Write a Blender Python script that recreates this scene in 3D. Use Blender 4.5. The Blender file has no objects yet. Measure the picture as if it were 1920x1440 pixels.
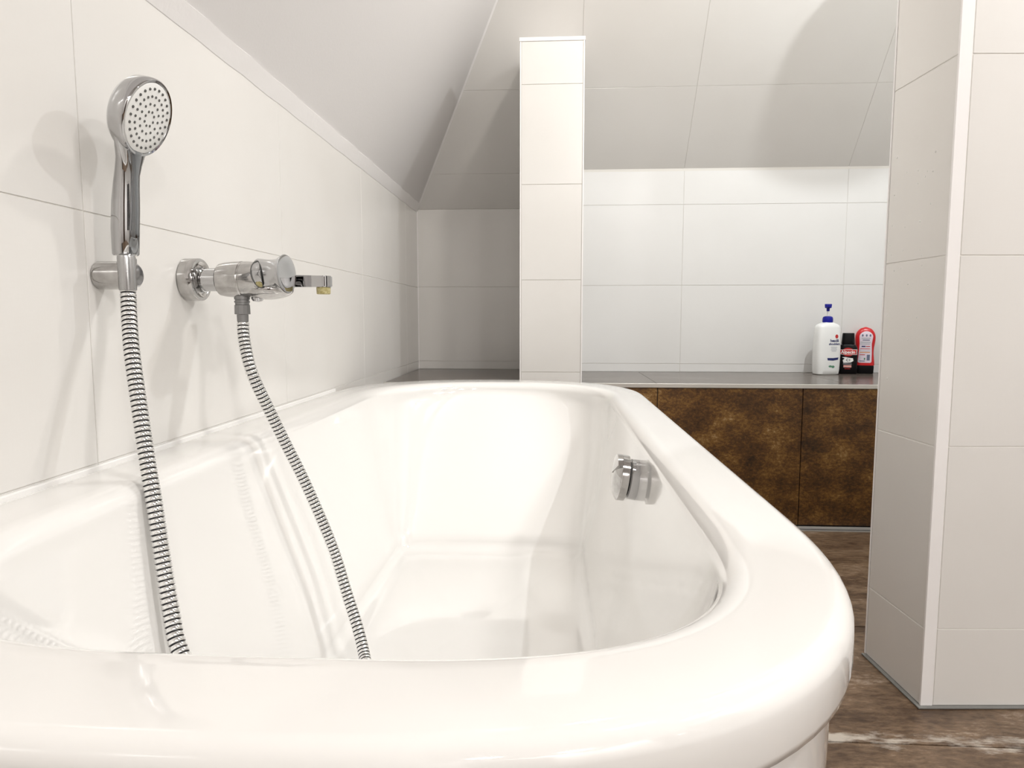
import bpy, bmesh, math, random
from mathutils import Vector, Matrix

R = math.radians
random.seed(7)
scene = bpy.context.scene
col = scene.collection

# ------------------------------------------------------------------ camera
PITCH, YAW = 5.489, 3.338          # looking down a little, turned a little to the left
cam_d = bpy.data.cameras.new('camera')
cam_d.sensor_width = 36.0
cam_d.lens = 24.0
cam_d.clip_start = 0.02
cam = bpy.data.objects.new('camera', cam_d)
col.objects.link(cam)
cam.location = (0, 0, 0.77)
cam.rotation_euler = (R(90 - PITCH), 0, R(YAW))
scene.camera = cam

# ------------------------------------------------------------------ world, exposure
w = bpy.data.worlds.new('world'); scene.world = w; w.use_nodes = True
w.node_tree.nodes['Background'].inputs[0].default_value = (0.9, 0.92, 1.0, 1)
w.node_tree.nodes['Background'].inputs[1].default_value = 0.3
vs = scene.view_settings
vs.view_transform = 'Standard'; vs.look = 'None'; vs.gamma = 1.0
vs.use_curve_mapping = False
vs.exposure = 0.04
# downlights in the flat ceiling: x, y, watt, colour
CEIL = 2.32
DOWNLIGHTS = [          # x, y, watt, colour, diameter
    (0.28, 1.90, 10.5, (1.0, 0.95, 0.885), 0.08),
    (0.75, 0.50, 8.0, (1.0, 0.972, 0.945), 0.20),
    (1.45, 0.30, 16.0, (1.0, 0.972, 0.945), 0.20),
    (0.42, -1.70, 15.0, (1.0, 0.975, 0.95), 0.20),
    (1.30, -1.75, 36.0, (1.0, 0.975, 0.95), 0.20),  # added rear lamp out of view, set to brighten the stub wall's front
    (1.125, 1.91, 14.5, (0.96, 0.985, 1.0), 0.03),
    (1.60, 2.00, 3.0, (0.96, 0.985, 1.0), 0.08),
]

# ------------------------------------------------------------------ helpers
def mesh_obj(name, verts, faces, mat=None, parent=None, smooth=False, recalc=True, auto=None):
    me = bpy.data.meshes.new(name)
    me.from_pydata([tuple(v) for v in verts], [], faces)
    if recalc:
        bm = bmesh.new(); bm.from_mesh(me)
        bmesh.ops.recalc_face_normals(bm, faces=bm.faces)
        bm.to_mesh(me); bm.free()
    if smooth:
        for p in me.polygons: p.use_smooth = True
    if auto is not None:
        me.set_sharp_from_angle(angle=R(auto))
    o = bpy.data.objects.new(name, me); col.objects.link(o)
    if mat:
        for m in (mat if isinstance(mat, (list, tuple)) else [mat]): me.materials.append(m)
    if parent: o.parent = parent
    return o

def bm_obj(name, bm, mat, parent=None, smooth=False, auto=None):
    bmesh.ops.recalc_face_normals(bm, faces=bm.faces)
    me = bpy.data.meshes.new(name); bm.to_mesh(me); bm.free()
    if smooth:
        for p in me.polygons: p.use_smooth = True
    if auto is not None:
        me.set_sharp_from_angle(angle=R(auto))
    o = bpy.data.objects.new(name, me); col.objects.link(o)
    for m in (mat if isinstance(mat, (list, tuple)) else [mat]): me.materials.append(m)
    if parent: o.parent = parent
    return o

def tag(o, label, cat, group=None):
    o['label'] = label; o['category'] = cat
    if group: o['group'] = group
    return o

def thing(name, label, cat, loc=(0, 0, 0), rz=0.0, group=None):
    o = bpy.data.objects.new(name, None); col.objects.link(o)
    o.location = loc; o.rotation_euler = (0, 0, rz); o.empty_display_size = 0.05
    return tag(o, label, cat, group)

def struct(o):
    o['kind'] = 'structure'; return o

def box(bm, x0, x1, y0, y1, z0, z1, bev=0.0, M=None):
    vs_ = [bm.verts.new((x, y, z)) for x in (x0, x1) for y in (y0, y1) for z in (z0, z1)]
    f = [(0, 1, 3, 2), (4, 6, 7, 5), (0, 4, 5, 1), (2, 3, 7, 6), (0, 2, 6, 4), (1, 5, 7, 3)]
    fs = [bm.faces.new([vs_[i] for i in q]) for q in f]
    if bev:
        es = list({e for q in fs for e in q.edges})
        bmesh.ops.bevel(bm, geom=es, offset=bev, segments=2, profile=0.5, affect='EDGES')
    return vs_

def box_obj(name, x0, x1, y0, y1, z0, z1, mat, parent=None, bev=0.0):
    bm = bmesh.new(); box(bm, x0, x1, y0, y1, z0, z1, bev)
    return bm_obj(name, bm, mat, parent)

def frame_from(axis):
    a = Vector(axis).normalized()
    h = Vector((0, 0, 1)) if abs(a.z) < 0.9 else Vector((1, 0, 0))
    u = h.cross(a).normalized(); v = a.cross(u)
    return a, u, v

def lathe(name, prof, origin, axis, mat, parent=None, seg=48, auto=35, cap=True, rad=None):
    """prof: list of (t along axis, radius); rad: optional f(angle, t, r) -> r"""
    a, u, v = frame_from(axis); o = Vector(origin)
    verts, faces = [], []
    for (t, r) in prof:
        for k in range(seg):
            an = 2 * math.pi * k / seg
            rr = rad(an, t, r) if rad else r
            verts.append(o + a * t + (u * math.cos(an) + v * math.sin(an)) * rr)
    for i in range(len(prof) - 1):
        for k in range(seg):
            k2 = (k + 1) % seg
            faces.append((i * seg + k, i * seg + k2, (i + 1) * seg + k2, (i + 1) * seg + k))
    if cap:
        faces.append(tuple(range(seg))[::-1])
        n = (len(prof) - 1) * seg
        faces.append(tuple(range(n, n + seg)))
    return mesh_obj(name, verts, faces, mat, parent, smooth=True, auto=auto)

def clip_poly(poly, clip):
    """Sutherland-Hodgman, clip convex and counter-clockwise"""
    out = list(poly)
    for i in range(len(clip)):
        a, b = clip[i], clip[(i + 1) % len(clip)]
        def side(p): return (b[0] - a[0]) * (p[1] - a[1]) - (b[1] - a[1]) * (p[0] - a[0])
        src, out = out, []
        for j in range(len(src)):
            p, q = src[j], src[(j + 1) % len(src)]
            sp, sq = side(p), side(q)
            if sp >= 0: out.append(p)
            if (sp > 0 and sq < 0) or (sp < 0 and sq > 0):
                t = sp / (sp - sq)
                out.append((p[0] + t * (q[0] - p[0]), p[1] + t * (q[1] - p[1])))
        if len(out) < 3: return []
    return out

def area2(p):
    return 0.5 * sum(p[i][0] * p[(i + 1) % len(p)][1] - p[(i + 1) % len(p)][0] * p[i][1] for i in range(len(p)))

def tile_field(parent, O, U, V, N, us, vs_, mat, clip=None, th=0.008, gap=0.0020, name='tile', ch=0.0006):
    """tiles whose faces lie in the plane through O; each its own object, th thick behind the face"""
    O, U, V, N = Vector(O), Vector(U), Vector(V), Vector(N)
    g = gap / 2; res = []
    for i in range(len(us) - 1):
        for j in range(len(vs_) - 1):
            q = [(us[i] + g, vs_[j] + g), (us[i + 1] - g, vs_[j] + g), (us[i + 1] - g, vs_[j + 1] - g), (us[i] + g, vs_[j + 1] - g)]
            if q[1][0] - q[0][0] < 0.004 or q[2][1] - q[1][1] < 0.004: continue
            if clip: q = clip_poly(q, clip)
            if len(q) < 3 or area2(q) < 2e-4: continue
            cx = sum(p[0] for p in q) / len(q); cy = sum(p[1] for p in q) / len(q)
            top = []
            for p in q:
                d = math.hypot(p[0] - cx, p[1] - cy)
                k = max(0, 1 - 1.4 * ch / d)
                top.append((cx + (p[0] - cx) * k, cy + (p[1] - cy) * k))
            n = len(q)
            C = O + U * cx + V * cy
            vv = [U * (p[0] - cx) + V * (p[1] - cy) - N * th for p in q]
            vv += [U * (p[0] - cx) + V * (p[1] - cy) - N * ch for p in q]
            vv += [U * (p[0] - cx) + V * (p[1] - cy) for p in top]
            fs = [tuple(range(n))[::-1], tuple(range(2 * n, 3 * n))]
            for k in range(n):
                k2 = (k + 1) % n
                fs.append((k, k2, n + k2, n + k)); fs.append((n + k, n + k2, 2 * n + k2, 2 * n + k))
            o = mesh_obj(name, vv, fs, mat, None)
            o.parent = parent; o.location = C
            res.append(o)
    return res

# ------------------------------------------------------------------ materials
def new_mat(name):
    m = bpy.data.materials.new(name); m.use_nodes = True
    nt = m.node_tree; b = nt.nodes['Principled BSDF']
    return m, nt, b

def simple(name, colr, rough=0.5, metal=0.0, coat=0.0, spec=0.5, trans=0.0, emit=None):
    m, nt, b = new_mat(name)
    b.inputs['Base Color'].default_value = (*colr, 1); b.inputs['Roughness'].default_value = rough
    b.inputs['Metallic'].default_value = metal; b.inputs['Coat Weight'].default_value = coat
    b.inputs['Specular IOR Level'].default_value = spec
    b.inputs['Transmission Weight'].default_value = trans
    if emit:
        b.inputs['Emission Color'].default_value = (*emit[0], 1); b.inputs['Emission Strength'].default_value = emit[1]
    return m

def node(nt, t, **kw):
    n = nt.nodes.new(t)
    for k, v in kw.items(): setattr(n, k, v)
    return n

def ramp(nt, src, stops):
    r = node(nt, 'ShaderNodeValToRGB'); e = r.color_ramp.elements
    while len(e) < len(stops): e.new(0.5)
    for i, (p, c) in enumerate(stops):
        e[i].position = p; e[i].color = (*c, 1) if len(c) == 3 else c
    nt.links.new(src, r.inputs['Fac']); return r

def coords(nt, scale=(1, 1, 1)):
    g = node(nt, 'ShaderNodeNewGeometry'); mp = node(nt, 'ShaderNodeMapping')
    mp.inputs['Scale'].default_value = scale
    nt.links.new(g.outputs['Position'], mp.inputs['Vector']); return mp.outputs['Vector']

def noise(nt, vec, scale, detail=4, rough=0.55):
    n = node(nt, 'ShaderNodeTexNoise'); n.inputs['Scale'].default_value = scale
    n.inputs['Detail'].default_value = detail; n.inputs['Roughness'].default_value = rough
    nt.links.new(vec, n.inputs['Vector']); return n.outputs['Fac']

def bump(nt, b, h, strength, dist=0.001):
    bn = node(nt, 'ShaderNodeBump'); bn.inputs['Strength'].default_value = strength
    bn.inputs['Distance'].default_value = dist
    nt.links.new(h, bn.inputs['Height']); nt.links.new(bn.outputs['Normal'], b.inputs['Normal'])

def tile_mat(name, c0, c1, rough=0.21):
    """off-white porcelain with a faint linen weave and soft clouds"""
    m, nt, b = new_mat(name)
    v1 = coords(nt)
    cl = noise(nt, v1, 4.0, 2, 0.5)
    ve = coords(nt, (900, 900, 40)); wv = noise(nt, ve, 1.0, 2)
    vh = coords(nt, (40, 40, 900)); wh = noise(nt, vh, 1.0, 2)
    ad = node(nt, 'ShaderNodeMath', operation='ADD'); nt.links.new(wv, ad.inputs[0]); nt.links.new(wh, ad.inputs[1])
    mx = node(nt, 'ShaderNodeMath', operation='MULTIPLY_ADD'); mx.inputs[1].default_value = 0.22
    nt.links.new(ad.outputs[0], mx.inputs[0]); nt.links.new(cl, mx.inputs[2])
    sc = node(nt, 'ShaderNodeMath', operation='MULTIPLY'); sc.inputs[1].default_value = 0.7; nt.links.new(mx.outputs[0], sc.inputs[0])
    r = ramp(nt, sc.outputs[0], [(0.22, c0), (0.85, c1)])
    nt.links.new(r.outputs['Color'], b.inputs['Base Color'])
    rr = node(nt, 'ShaderNodeMapRange'); rr.inputs['From Min'].default_value = 0.0; rr.inputs['From Max'].default_value = 1.0
    rr.inputs['To Min'].default_value = rough - 0.03; rr.inputs['To Max'].default_value = rough + 0.04
    nt.links.new(cl, rr.inputs['Value']); nt.links.new(rr.outputs['Result'], b.inputs['Roughness'])
    bump(nt, b, ad.outputs[0], 0.06, 0.0004)
    return m

def slate_mat(name, stops, sc, rough, stretch=(1, 1, 1), bmp=0.3):
    m, nt, b = new_mat(name)
    v = coords(nt, stretch)
    n1 = noise(nt, v, sc, 9, 0.68); n2 = noise(nt, v, sc * 9, 7, 0.75)
    mx = node(nt, 'ShaderNodeMath', operation='MULTIPLY_ADD'); mx.inputs[1].default_value = 0.9
    nt.links.new(n2, mx.inputs[0]); nt.links.new(n1, mx.inputs[2])
    nm = node(nt, 'ShaderNodeMath', operation='MULTIPLY'); nm.inputs[1].default_value = 1.45 / 1.9; nt.links.new(mx.outputs[0], nm.inputs[0])
    r = ramp(nt, nm.outputs[0], stops)
    nt.links.new(r.outputs['Color'], b.inputs['Base Color'])
    b.inputs['Roughness'].default_value = rough
    bump(nt, b, mx.outputs[0], bmp, 0.003)
    return m

M_TILE = tile_mat('linen_tile', (0.715, 0.695, 0.665), (0.76, 0.745, 0.72))
M_TILE_COOL = tile_mat('pale_linen_tile', (0.72, 0.715, 0.70), (0.76, 0.757, 0.745))
M_GROUT = simple('grout', (0.70, 0.68, 0.64), 0.8)
M_GROUT_W = simple('white_grout', (0.86, 0.84, 0.80), 0.8)
M_PLASTER, nt, b = new_mat('painted_plaster')
b.inputs['Base Color'].default_value = (0.72, 0.70, 0.69, 1); b.inputs['Roughness'].default_value = 0.75
bump(nt, b, noise(nt, coords(nt), 160, 4), 0.12, 0.002)
M_WHITE_CAULK, nt, b = new_mat('white_caulk')
b.inputs['Base Color'].default_value = (0.84, 0.82, 0.81, 1); b.inputs['Roughness'].default_value = 0.6
bump(nt, b, noise(nt, coords(nt), 60, 4), 0.3, 0.002)
M_TRIM = simple('white_profile', (0.85, 0.83, 0.82), 0.35)
M_ACRYL = simple('white_acrylic', (0.80, 0.788, 0.765), 0.07, coat=0.6)
M_ACRYL.node_tree.nodes['Principled BSDF'].inputs['Coat Roughness'].default_value = 0.03
M_CHROME = simple('chrome', (0.52, 0.52, 0.525), 0.05, 1.0)
M_CHROME_S, nt, b = new_mat('spotted_chrome')
b.inputs['Metallic'].default_value = 1.0
nz = noise(nt, coords(nt), 70, 4)
rc = ramp(nt, nz, [(0.35, (0.45, 0.44, 0.43)), (0.65, (0.55, 0.54, 0.53))]); nt.links.new(rc.outputs['Color'], b.inputs['Base Color'])
mr = node(nt, 'ShaderNodeMapRange'); mr.inputs['To Min'].default_value = 0.05; mr.inputs['To Max'].default_value = 0.13
nt.links.new(nz, mr.inputs['Value']); nt.links.new(mr.outputs['Result'], b.inputs['Roughness'])
M_STEEL = simple('brushed_steel', (0.30, 0.30, 0.30), 0.4, 1.0)
M_KNURL, nt, b = new_mat('knurled_steel')
b.inputs['Metallic'].default_value = 1.0; b.inputs['Base Color'].default_value = (0.5, 0.5, 0.5, 1); b.inputs['Roughness'].default_value = 0.25
ck = node(nt, 'ShaderNodeTexChecker'); ck.inputs['Scale'].default_value = 700
mpk = node(nt, 'ShaderNodeMapping'); mpk.inputs['Rotation'].default_value = (R(45), R(45), R(45))
gk = node(nt, 'ShaderNodeNewGeometry'); nt.links.new(gk.outputs['Position'], mpk.inputs['Vector']); nt.links.new(mpk.outputs['Vector'], ck.inputs['Vector'])
bump(nt, b, ck.outputs['Fac'], 0.8, 0.001)
M_DARK = simple('dark_gap', (0.012, 0.012, 0.014), 0.4)
M_NOZZLE = simple('grey_rubber', (0.10, 0.10, 0.095), 0.6)
M_FACE = simple('white_spray_plastic', (0.80, 0.80, 0.78), 0.3)
M_LIME, nt, b = new_mat('limescaled_brass')
rl = ramp(nt, noise(nt, coords(nt), 300, 4), [(0.35, (0.34, 0.28, 0.10)), (0.7, (0.58, 0.53, 0.30))])
nt.links.new(rl.outputs['Color'], b.inputs['Base Color']); b.inputs['Roughness'].default_value = 0.6
M_RUST = slate_mat('rust_brown_tile', [(0.54, (0.016, 0.007, 0.002)), (0.71, (0.082, 0.034, 0.007)), (0.83, (0.19, 0.092, 0.02)), (0.95, (0.36, 0.24, 0.11))], 9, 0.35, (1, 1, 1.5), 0.15)
M_LEDGE = slate_mat('grey_brown_slab', [(0.50, (0.055, 0.042, 0.035)), (0.75, (0.12, 0.10, 0.085)), (1.0, (0.26, 0.24, 0.22))], 5, 0.2, (1, 2.5, 1), 0.05)
M_LEDGE.node_tree.nodes['Principled BSDF'].inputs['Specular IOR Level'].default_value = 0.22
M_FLOOR = slate_mat('slate_floor_tile', [(0.48, (0.022, 0.012, 0.007)), (0.66, (0.085, 0.050, 0.028)), (0.82, (0.19, 0.125, 0.075)), (1.0, (0.52, 0.44, 0.36))], 4.5, 0.35, (0.8, 2.2, 1), 0.5)
nt = M_FLOOR.node_tree; b = nt.nodes['Principled BSDF']
gp = node(nt, 'ShaderNodeNewGeometry'); sx_ = node(nt, 'ShaderNodeSeparateXYZ'); nt.links.new(gp.outputs['Position'], sx_.inputs[0])
sub = node(nt, 'ShaderNodeMath', operation='SUBTRACT'); sub.inputs[1].default_value = 1.225; nt.links.new(sx_.outputs['Y'], sub.inputs[0])
ab = node(nt, 'ShaderNodeMath', operation='ABSOLUTE'); nt.links.new(sub.outputs[0], ab.inputs[0])
ms_ = node(nt, 'ShaderNodeMapRange'); ms_.inputs['From Min'].default_value = 0.0; ms_.inputs['From Max'].default_value = 0.055; ms_.inputs['To Min'].default_value = 0.30; ms_.inputs['To Max'].default_value = 0.0
nt.links.new(ab.outputs[0], ms_.inputs['Value'])
n3 = noise(nt, coords(nt, (1, 3, 1)), 11, 8, 0.7)
ad_ = node(nt, 'ShaderNodeMath', operation='ADD'); nt.links.new(n3, ad_.inputs[0]); nt.links.new(ms_.outputs['Result'], ad_.inputs[1])
mk = ramp(nt, ad_.outputs[0], [(0.70, (0, 0, 0)), (0.86, (0.75, 0.75, 0.75))])
old = b.inputs['Base Color'].links[0].from_socket
mxc = node(nt, 'ShaderNodeMixRGB'); nt.links.new(mk.outputs['Color'], mxc.inputs['Fac']); nt.links.new(old, mxc.inputs['Color1']); mxc.inputs['Color2'].default_value = (0.62, 0.57, 0.50, 1)
nt.links.new(mxc.outputs['Color'], b.inputs['Base Color'])
M_GROUT_D = simple('dark_grout', (0.05, 0.04, 0.035), 0.8)
M_ALU = simple('aluminium_profile', (0.72, 0.70, 0.66), 0.3, 0.7)
M_SILI = simple('grey_silicone', (0.20, 0.20, 0.19), 0.45)
M_SILW = simple('white_silicone', (0.85, 0.84, 0.82), 0.3)
M_DOOR = simple('added_dark_door', (0.05, 0.03, 0.02), 0.4)
M_GLOW = simple('lamp_diffuser', (1, 1, 1), 0.5, emit=((1, 0.96, 0.9), 6))

# ------------------------------------------------------------------ the setting
XL = -0.636                 # tiled face of the left wall
YB, YS = 3.235, 3.11        # back wall face left of the partition, and the furred-out shower part
KNEE = 1.278                # where the back slope starts on the left part
TH = R(50); PH = math.atan(1.6)
XR, YR = 1.80, -2.20        # right wall and rear wall
P0, P1, PY, PTOP = -0.120, 0.112, 2.57, 1.771     # partition
LEDGE_Z, LEDGE_Y = 0.53, 2.53
rise = CEIL - KNEE
hx = lambda h: XL + h / math.tan(PH)       # hip line: x and y at a rise h over the knee wall
hy = lambda h: YB - h / math.tan(TH)
TW, TR = 0.69, [0.217, 0.567, 0.915, 1.267]
BT = 0.008

# floor
fl = struct(box_obj('floor', XL - 0.1, XR + 0.1, YR - 0.1, YB + 0.1, -0.08, -0.004, M_GROUT_D))
tile_field(fl, (0, 0, 0), (1, 0, 0), (0, 1, 0), (0, 0, 1), [-0.766, 0.2, 1.166, 2.132], [0.729 - 0.483 * 2, 0.246, 0.729, 1.212, 1.695, 2.178, 2.478], M_FLOOR, th=0.006, gap=0.004, name='floor_tile',
           clip=[(-0.25, -0.3), (XR, -0.3), (XR, 2.478), (-0.25, 2.478)])
tile_field(fl, (0, 0, 0), (1, 0, 0), (0, 1, 0), (0, 0, 1), [-0.25, XR], [-2.2, -0.237], M_FLOOR, th=0.006, name='floor_tile')

# left wall
wl = struct(box_obj('wall_left', XL - 0.12, XL - BT * 0.2, YR - 0.1, YB + 0.1, 0, KNEE - 0.012, M_GROUT_W))
tile_field(wl, (XL, 0, 0), (0, 1, 0), (0, 0, 1), (1, 0, 0), [YR, -1.85, -1.16, -0.47, 0.22, 0.91, 1.60, 2.287, 2.977, YB], TR, M_TILE, gap=0.0016)

# back wall, left of the partition, and behind the shower
wb = struct(box_obj('wall_back', XL - 0.12, P1, YB + BT * 0.2, YB + 0.12, 0, KNEE + 0.1, M_GROUT))
tile_field(wb, (0, YB, 0), (1, 0, 0), (0, 0, 1), (0, -1, 0), [XL + 0.002, P0], [LEDGE_Z, 0.567, 0.918, KNEE], M_TILE, gap=0.0016)
ws = struct(box_obj('wall_back_right', P1, XR + 0.1, YS + BT * 0.2, YB + 0.12, 0, KNEE + 0.15, M_GROUT))
tile_field(ws, (0, YS, 0), (1, 0, 0), (0, 0, 1), (0, -1, 0), [P1, 0.576, 1.279, XR], [LEDGE_Z, 0.567, 0.917, 1.27, 1.4145], M_TILE_COOL, gap=0.0016)

# back roof slope, tiled
U3, V3 = Vector((1, 0, 0)), Vector((0, -math.cos(TH), math.sin(TH)))
N3 = U3.cross(V3)
vmax = rise / math.sin(TH)
def slab(name, corners, N, th, mat):
    n = len(corners); N = Vector(N)
    vv = [Vector(c) for c in corners] + [Vector(c) - N * th for c in corners]
    fs = [tuple(range(n)), tuple(range(n, 2 * n))[::-1]] + [(k, (k + 1) % n, n + (k + 1) % n, n + k) for k in range(n)]
    return struct(mesh_obj(name, vv, fs, mat))
off = -N3 * (BT * 0.2)
cb = slab('ceiling_back', [Vector((XL, YB, KNEE)) + off, Vector((XR, YB, KNEE)) + off, Vector((XR, hy(rise), CEIL)) + off, Vector((hx(rise), hy(rise), CEIL)) + off], N3, 0.08, M_GROUT)
hipclip = [(XL + 0.006, 0), (XR, 0), (XR, vmax), (hx(rise) + 0.006, vmax)]
tile_field(cb, (0, YB, KNEE), U3, V3, N3, [XL - 0.1, P1], [0, 0.179, 0.549, 0.90, 1.25, vmax], M_TILE, clip=hipclip, gap=0.0016)
tile_field(cb, (0, YB, KNEE), U3, V3, N3, [P1, 0.576, 1.279, XR], [0.181, 0.549, 0.90, 1.25, vmax], M_TILE, clip=hipclip, gap=0.0016)

# left roof slope, painted, and the flat ceiling
V4 = Vector((math.cos(PH), 0, math.sin(PH))); N4 = Vector((0, 1, 0)).cross(V4)
slab('ceiling_left', [(XL, YR, KNEE), (XL, YB, KNEE), (hx(rise), hy(rise), CEIL), (hx(rise), YR, CEIL)], N4, 0.08, M_PLASTER)
struct(box_obj('ceiling', hx(rise), XR + 0.1, YR - 0.1, hy(rise), CEIL, CEIL + 0.08, M_PLASTER))

# caulked strip along the top of the left wall, torn a little along its edges
vv, fs, n = [], [], 90
for k in range(n + 1):
    y = YR + (YB - 0.004 - YR) * k / n
    j = 0.003 * math.sin(k * 1.7) + 0.002 * math.sin(k * 4.1 + 1) + random.uniform(-0.0015, 0.0015)
    lo = 1.264 + 0.25 * j
    h = 0.027 + 0.25 * j
    vv += [(XL - 0.003, y, lo), (XL + 0.0012, y, lo + 0.001), (XL + 0.006 + h * math.cos(PH) * 0.9, y, KNEE + h * math.sin(PH) * 0.9 + 0.002), (XL + 0.000 + h * math.cos(PH), y, KNEE + h * math.sin(PH) + 0.004)]
    if k:
        a, c = 4 * (k - 1), 4 * k
        for i in range(4): fs.append((a + i, a + (i + 1) % 4, c + (i + 1) % 4, c + i))
fs += [(0, 1, 2, 3), (4 * n + 3, 4 * n + 2, 4 * n + 1, 4 * n)]
struct(mesh_obj('trim_1', vv, fs, M_WHITE_CAULK))
# thin white bead up the hip between the two slopes
bm = bmesh.new()
pts = [Vector((hx(h), hy(h), KNEE + h)) for h in (0.0, rise)]
d = (pts[1] - pts[0]).normalized(); inn = (N3 + N4).normalized(); sd = d.cross(inn).normalized()
ring = []
for p in pts:
    ring.append([bm.verts.new(p + sd * s * 0.006 + inn * t) for s, t in ((-1, -0.002), (1, -0.002), (1, 0.003), (-1, 0.003))])
for i in range(4): bm.faces.new((ring[0][i], ring[0][(i + 1) % 4], ring[1][(i + 1) % 4], ring[1][i]))
bm.faces.new(ring[0]); bm.faces.new(ring[1][::-1])
struct(bm_obj('trim_2', bm, M_WHITE_CAULK))
# white bead in the corner of left and back wall
struct(box_obj('trim_3', XL, XL + 0.004, YB - 0.004, YB, LEDGE_Z, KNEE, M_WHITE_CAULK))

# partition wall between bath and shower
def prism_x(name, prof, x0, x1, mat):
    n = len(prof)
    vv = [(x0, y, z) for y, z in prof] + [(x1, y, z) for y, z in prof]
    fs = [tuple(range(n)), tuple(range(n, 2 * n))[::-1]] + [(k, (k + 1) % n, n + (k + 1) % n, n + k) for k in range(n)]
    return mesh_obj(name, vv, fs, mat)
slope_y = lambda z: YB - (z - KNEE) / math.tan(TH)
wp = struct(prism_x('wall_partition', [(PY + BT * 0.2, LEDGE_Z), (PY + BT * 0.2, PTOP - 0.004), (slope_y(PTOP), PTOP - 0.004), (YB, KNEE), (YB, LEDGE_Z)], P0 + BT * 0.2, P1 - BT * 0.2, M_GROUT))
tile_field(wp, (0, PY, 0), (1, 0, 0), (0, 0, 1), (0, -1, 0), [P0 + 0.0045, P1 - 0.0045], [LEDGE_Z, 0.568, 0.912, 1.260, 1.615, PTOP - 0.006], M_TILE, gap=0.002)
sclip = [(PY, 0), (YB, 0), (YB, KNEE), (slope_y(PTOP), PTOP), (PY, PTOP)]
tile_field(wp, (P1, 0, 0), (0, 1, 0), (0, 0, 1), (1, 0, 0), [PY + 0.004, YS], [LEDGE_Z, 0.568, 0.912, 1.260, 1.615, PTOP - 0.006], M_TILE_COOL, clip=sclip)
sclip2 = [(-p[0], p[1]) for p in sclip][::-1]
tile_field(wp, (P0, 0, 0), (0, -1, 0), (0, 0, 1), (-1, 0, 0), [-YB, -PY - 0.004], [LEDGE_Z, 0.568, 0.912, 1.260, 1.615, PTOP - 0.006], M_TILE, clip=sclip2)
for nm, x0, x1, z0, z1, y1 in (('edge_profile', P0 - 0.001, P0 + 0.0035, LEDGE_Z, PTOP - 0.006, PY + 0.004), ('edge_profile', P1 - 0.0035, P1 + 0.001, LEDGE_Z, PTOP - 0.006, PY + 0.004), ('top_profile', P0 - 0.003, P1 + 0.003, PTOP - 0.005, PTOP + 0.008, slope_y(PTOP) - 0.01)):
    o = box_obj(nm, x0, x1, PY - 0.0015, y1, z0, z1, M_TRIM); o.parent = wp

# stub wall at the shower entrance, turned 3.3 degrees
cy, sy = math.cos(R(YAW)), math.sin(R(YAW))
SU, SF = Vector((cy, sy, 0)), Vector((-sy, cy, 0))
SX, SY0, SY1 = 0.812, 1.29, 1.505
SW = 0.98
def spt(x, y, z): return SU * x + SF * y + Vector((0, 0, z))
bm = bmesh.new(); box(bm, SX + BT * 0.2, SX + SW, SY0 + BT * 0.2, SY1 - 0.001, 0, CEIL - 0.002)
bmesh.ops.transform(bm, matrix=Matrix.Rotation(R(YAW), 4, 'Z'), verts=bm.verts)
wst = struct(bm_obj('wall_stub', bm, M_GROUT_W))
SROW = [0.004, 0.162, 0.525, 0.887, 1.248, 1.609, 1.97, CEIL]
tile_field(wst, spt(0, SY0, 0), SU, (0, 0, 1), -SF, [SX + 0.024, SX + 0.024 + 0.70, SX + SW], SROW, M_TILE, gap=0.0022)
tile_field(wst, spt(SX, 0, 0), -SF, (0, 0, 1), -SU, [-SY1 + 0.004, -SY0 - 0.003], SROW, M_TILE, gap=0.0022)
def stub_strip(name, x0, x1, y0, y1, z0, z1, mat):
    bm = bmesh.new(); box(bm, x0, x1, y0, y1, z0, z1, 0.001)
    bmesh.ops.transform(bm, matrix=Matrix.Rotation(R(YAW), 4, 'Z'), verts=bm.verts)
    o = bm_obj(name, bm, mat); o.parent = wst; return o
stub_strip('corner_profile', SX - 0.001, SX + 0.0225, SY0 - 0.0015, SY0 + 0.004, 0.004, CEIL - 0.003, M_TRIM)
stub_strip('edge_profile', SX - 0.0015, SX + 0.006, SY1 - 0.0035, SY1 + 0.001, 0.004, CEIL - 0.003, M_TRIM)
stub_strip('silicone_joint', SX - 0.008, SX + SW, SY0 - 0.008, SY1, 0.0005, 0.004, M_SILI)
# dried water drops on the side of the stub
rng = random.Random(3); bm = bmesh.new()
for k in range(34):
    yy = rng.uniform(SY0 + 0.05, SY1 - 0.012); zz = rng.choice([rng.uniform(0.83, 1.10), rng.uniform(0.55, 1.15)])
    rr = rng.uniform(0.0007, 0.0016)
    M = Matrix.Translation(spt(SX - 0.0003, yy, zz)) @ Matrix.Diagonal((rr * 0.7, rr, rr * 1.2, 1))
    bmesh.ops.create_icosphere(bm, subdivisions=1, radius=1, matrix=M)
o = bm_obj('water_drops', bm, simple('water_drop', (0.9, 0.9, 0.88), 0.05), wst, smooth=True); o['kind'] = 'stuff'

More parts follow.
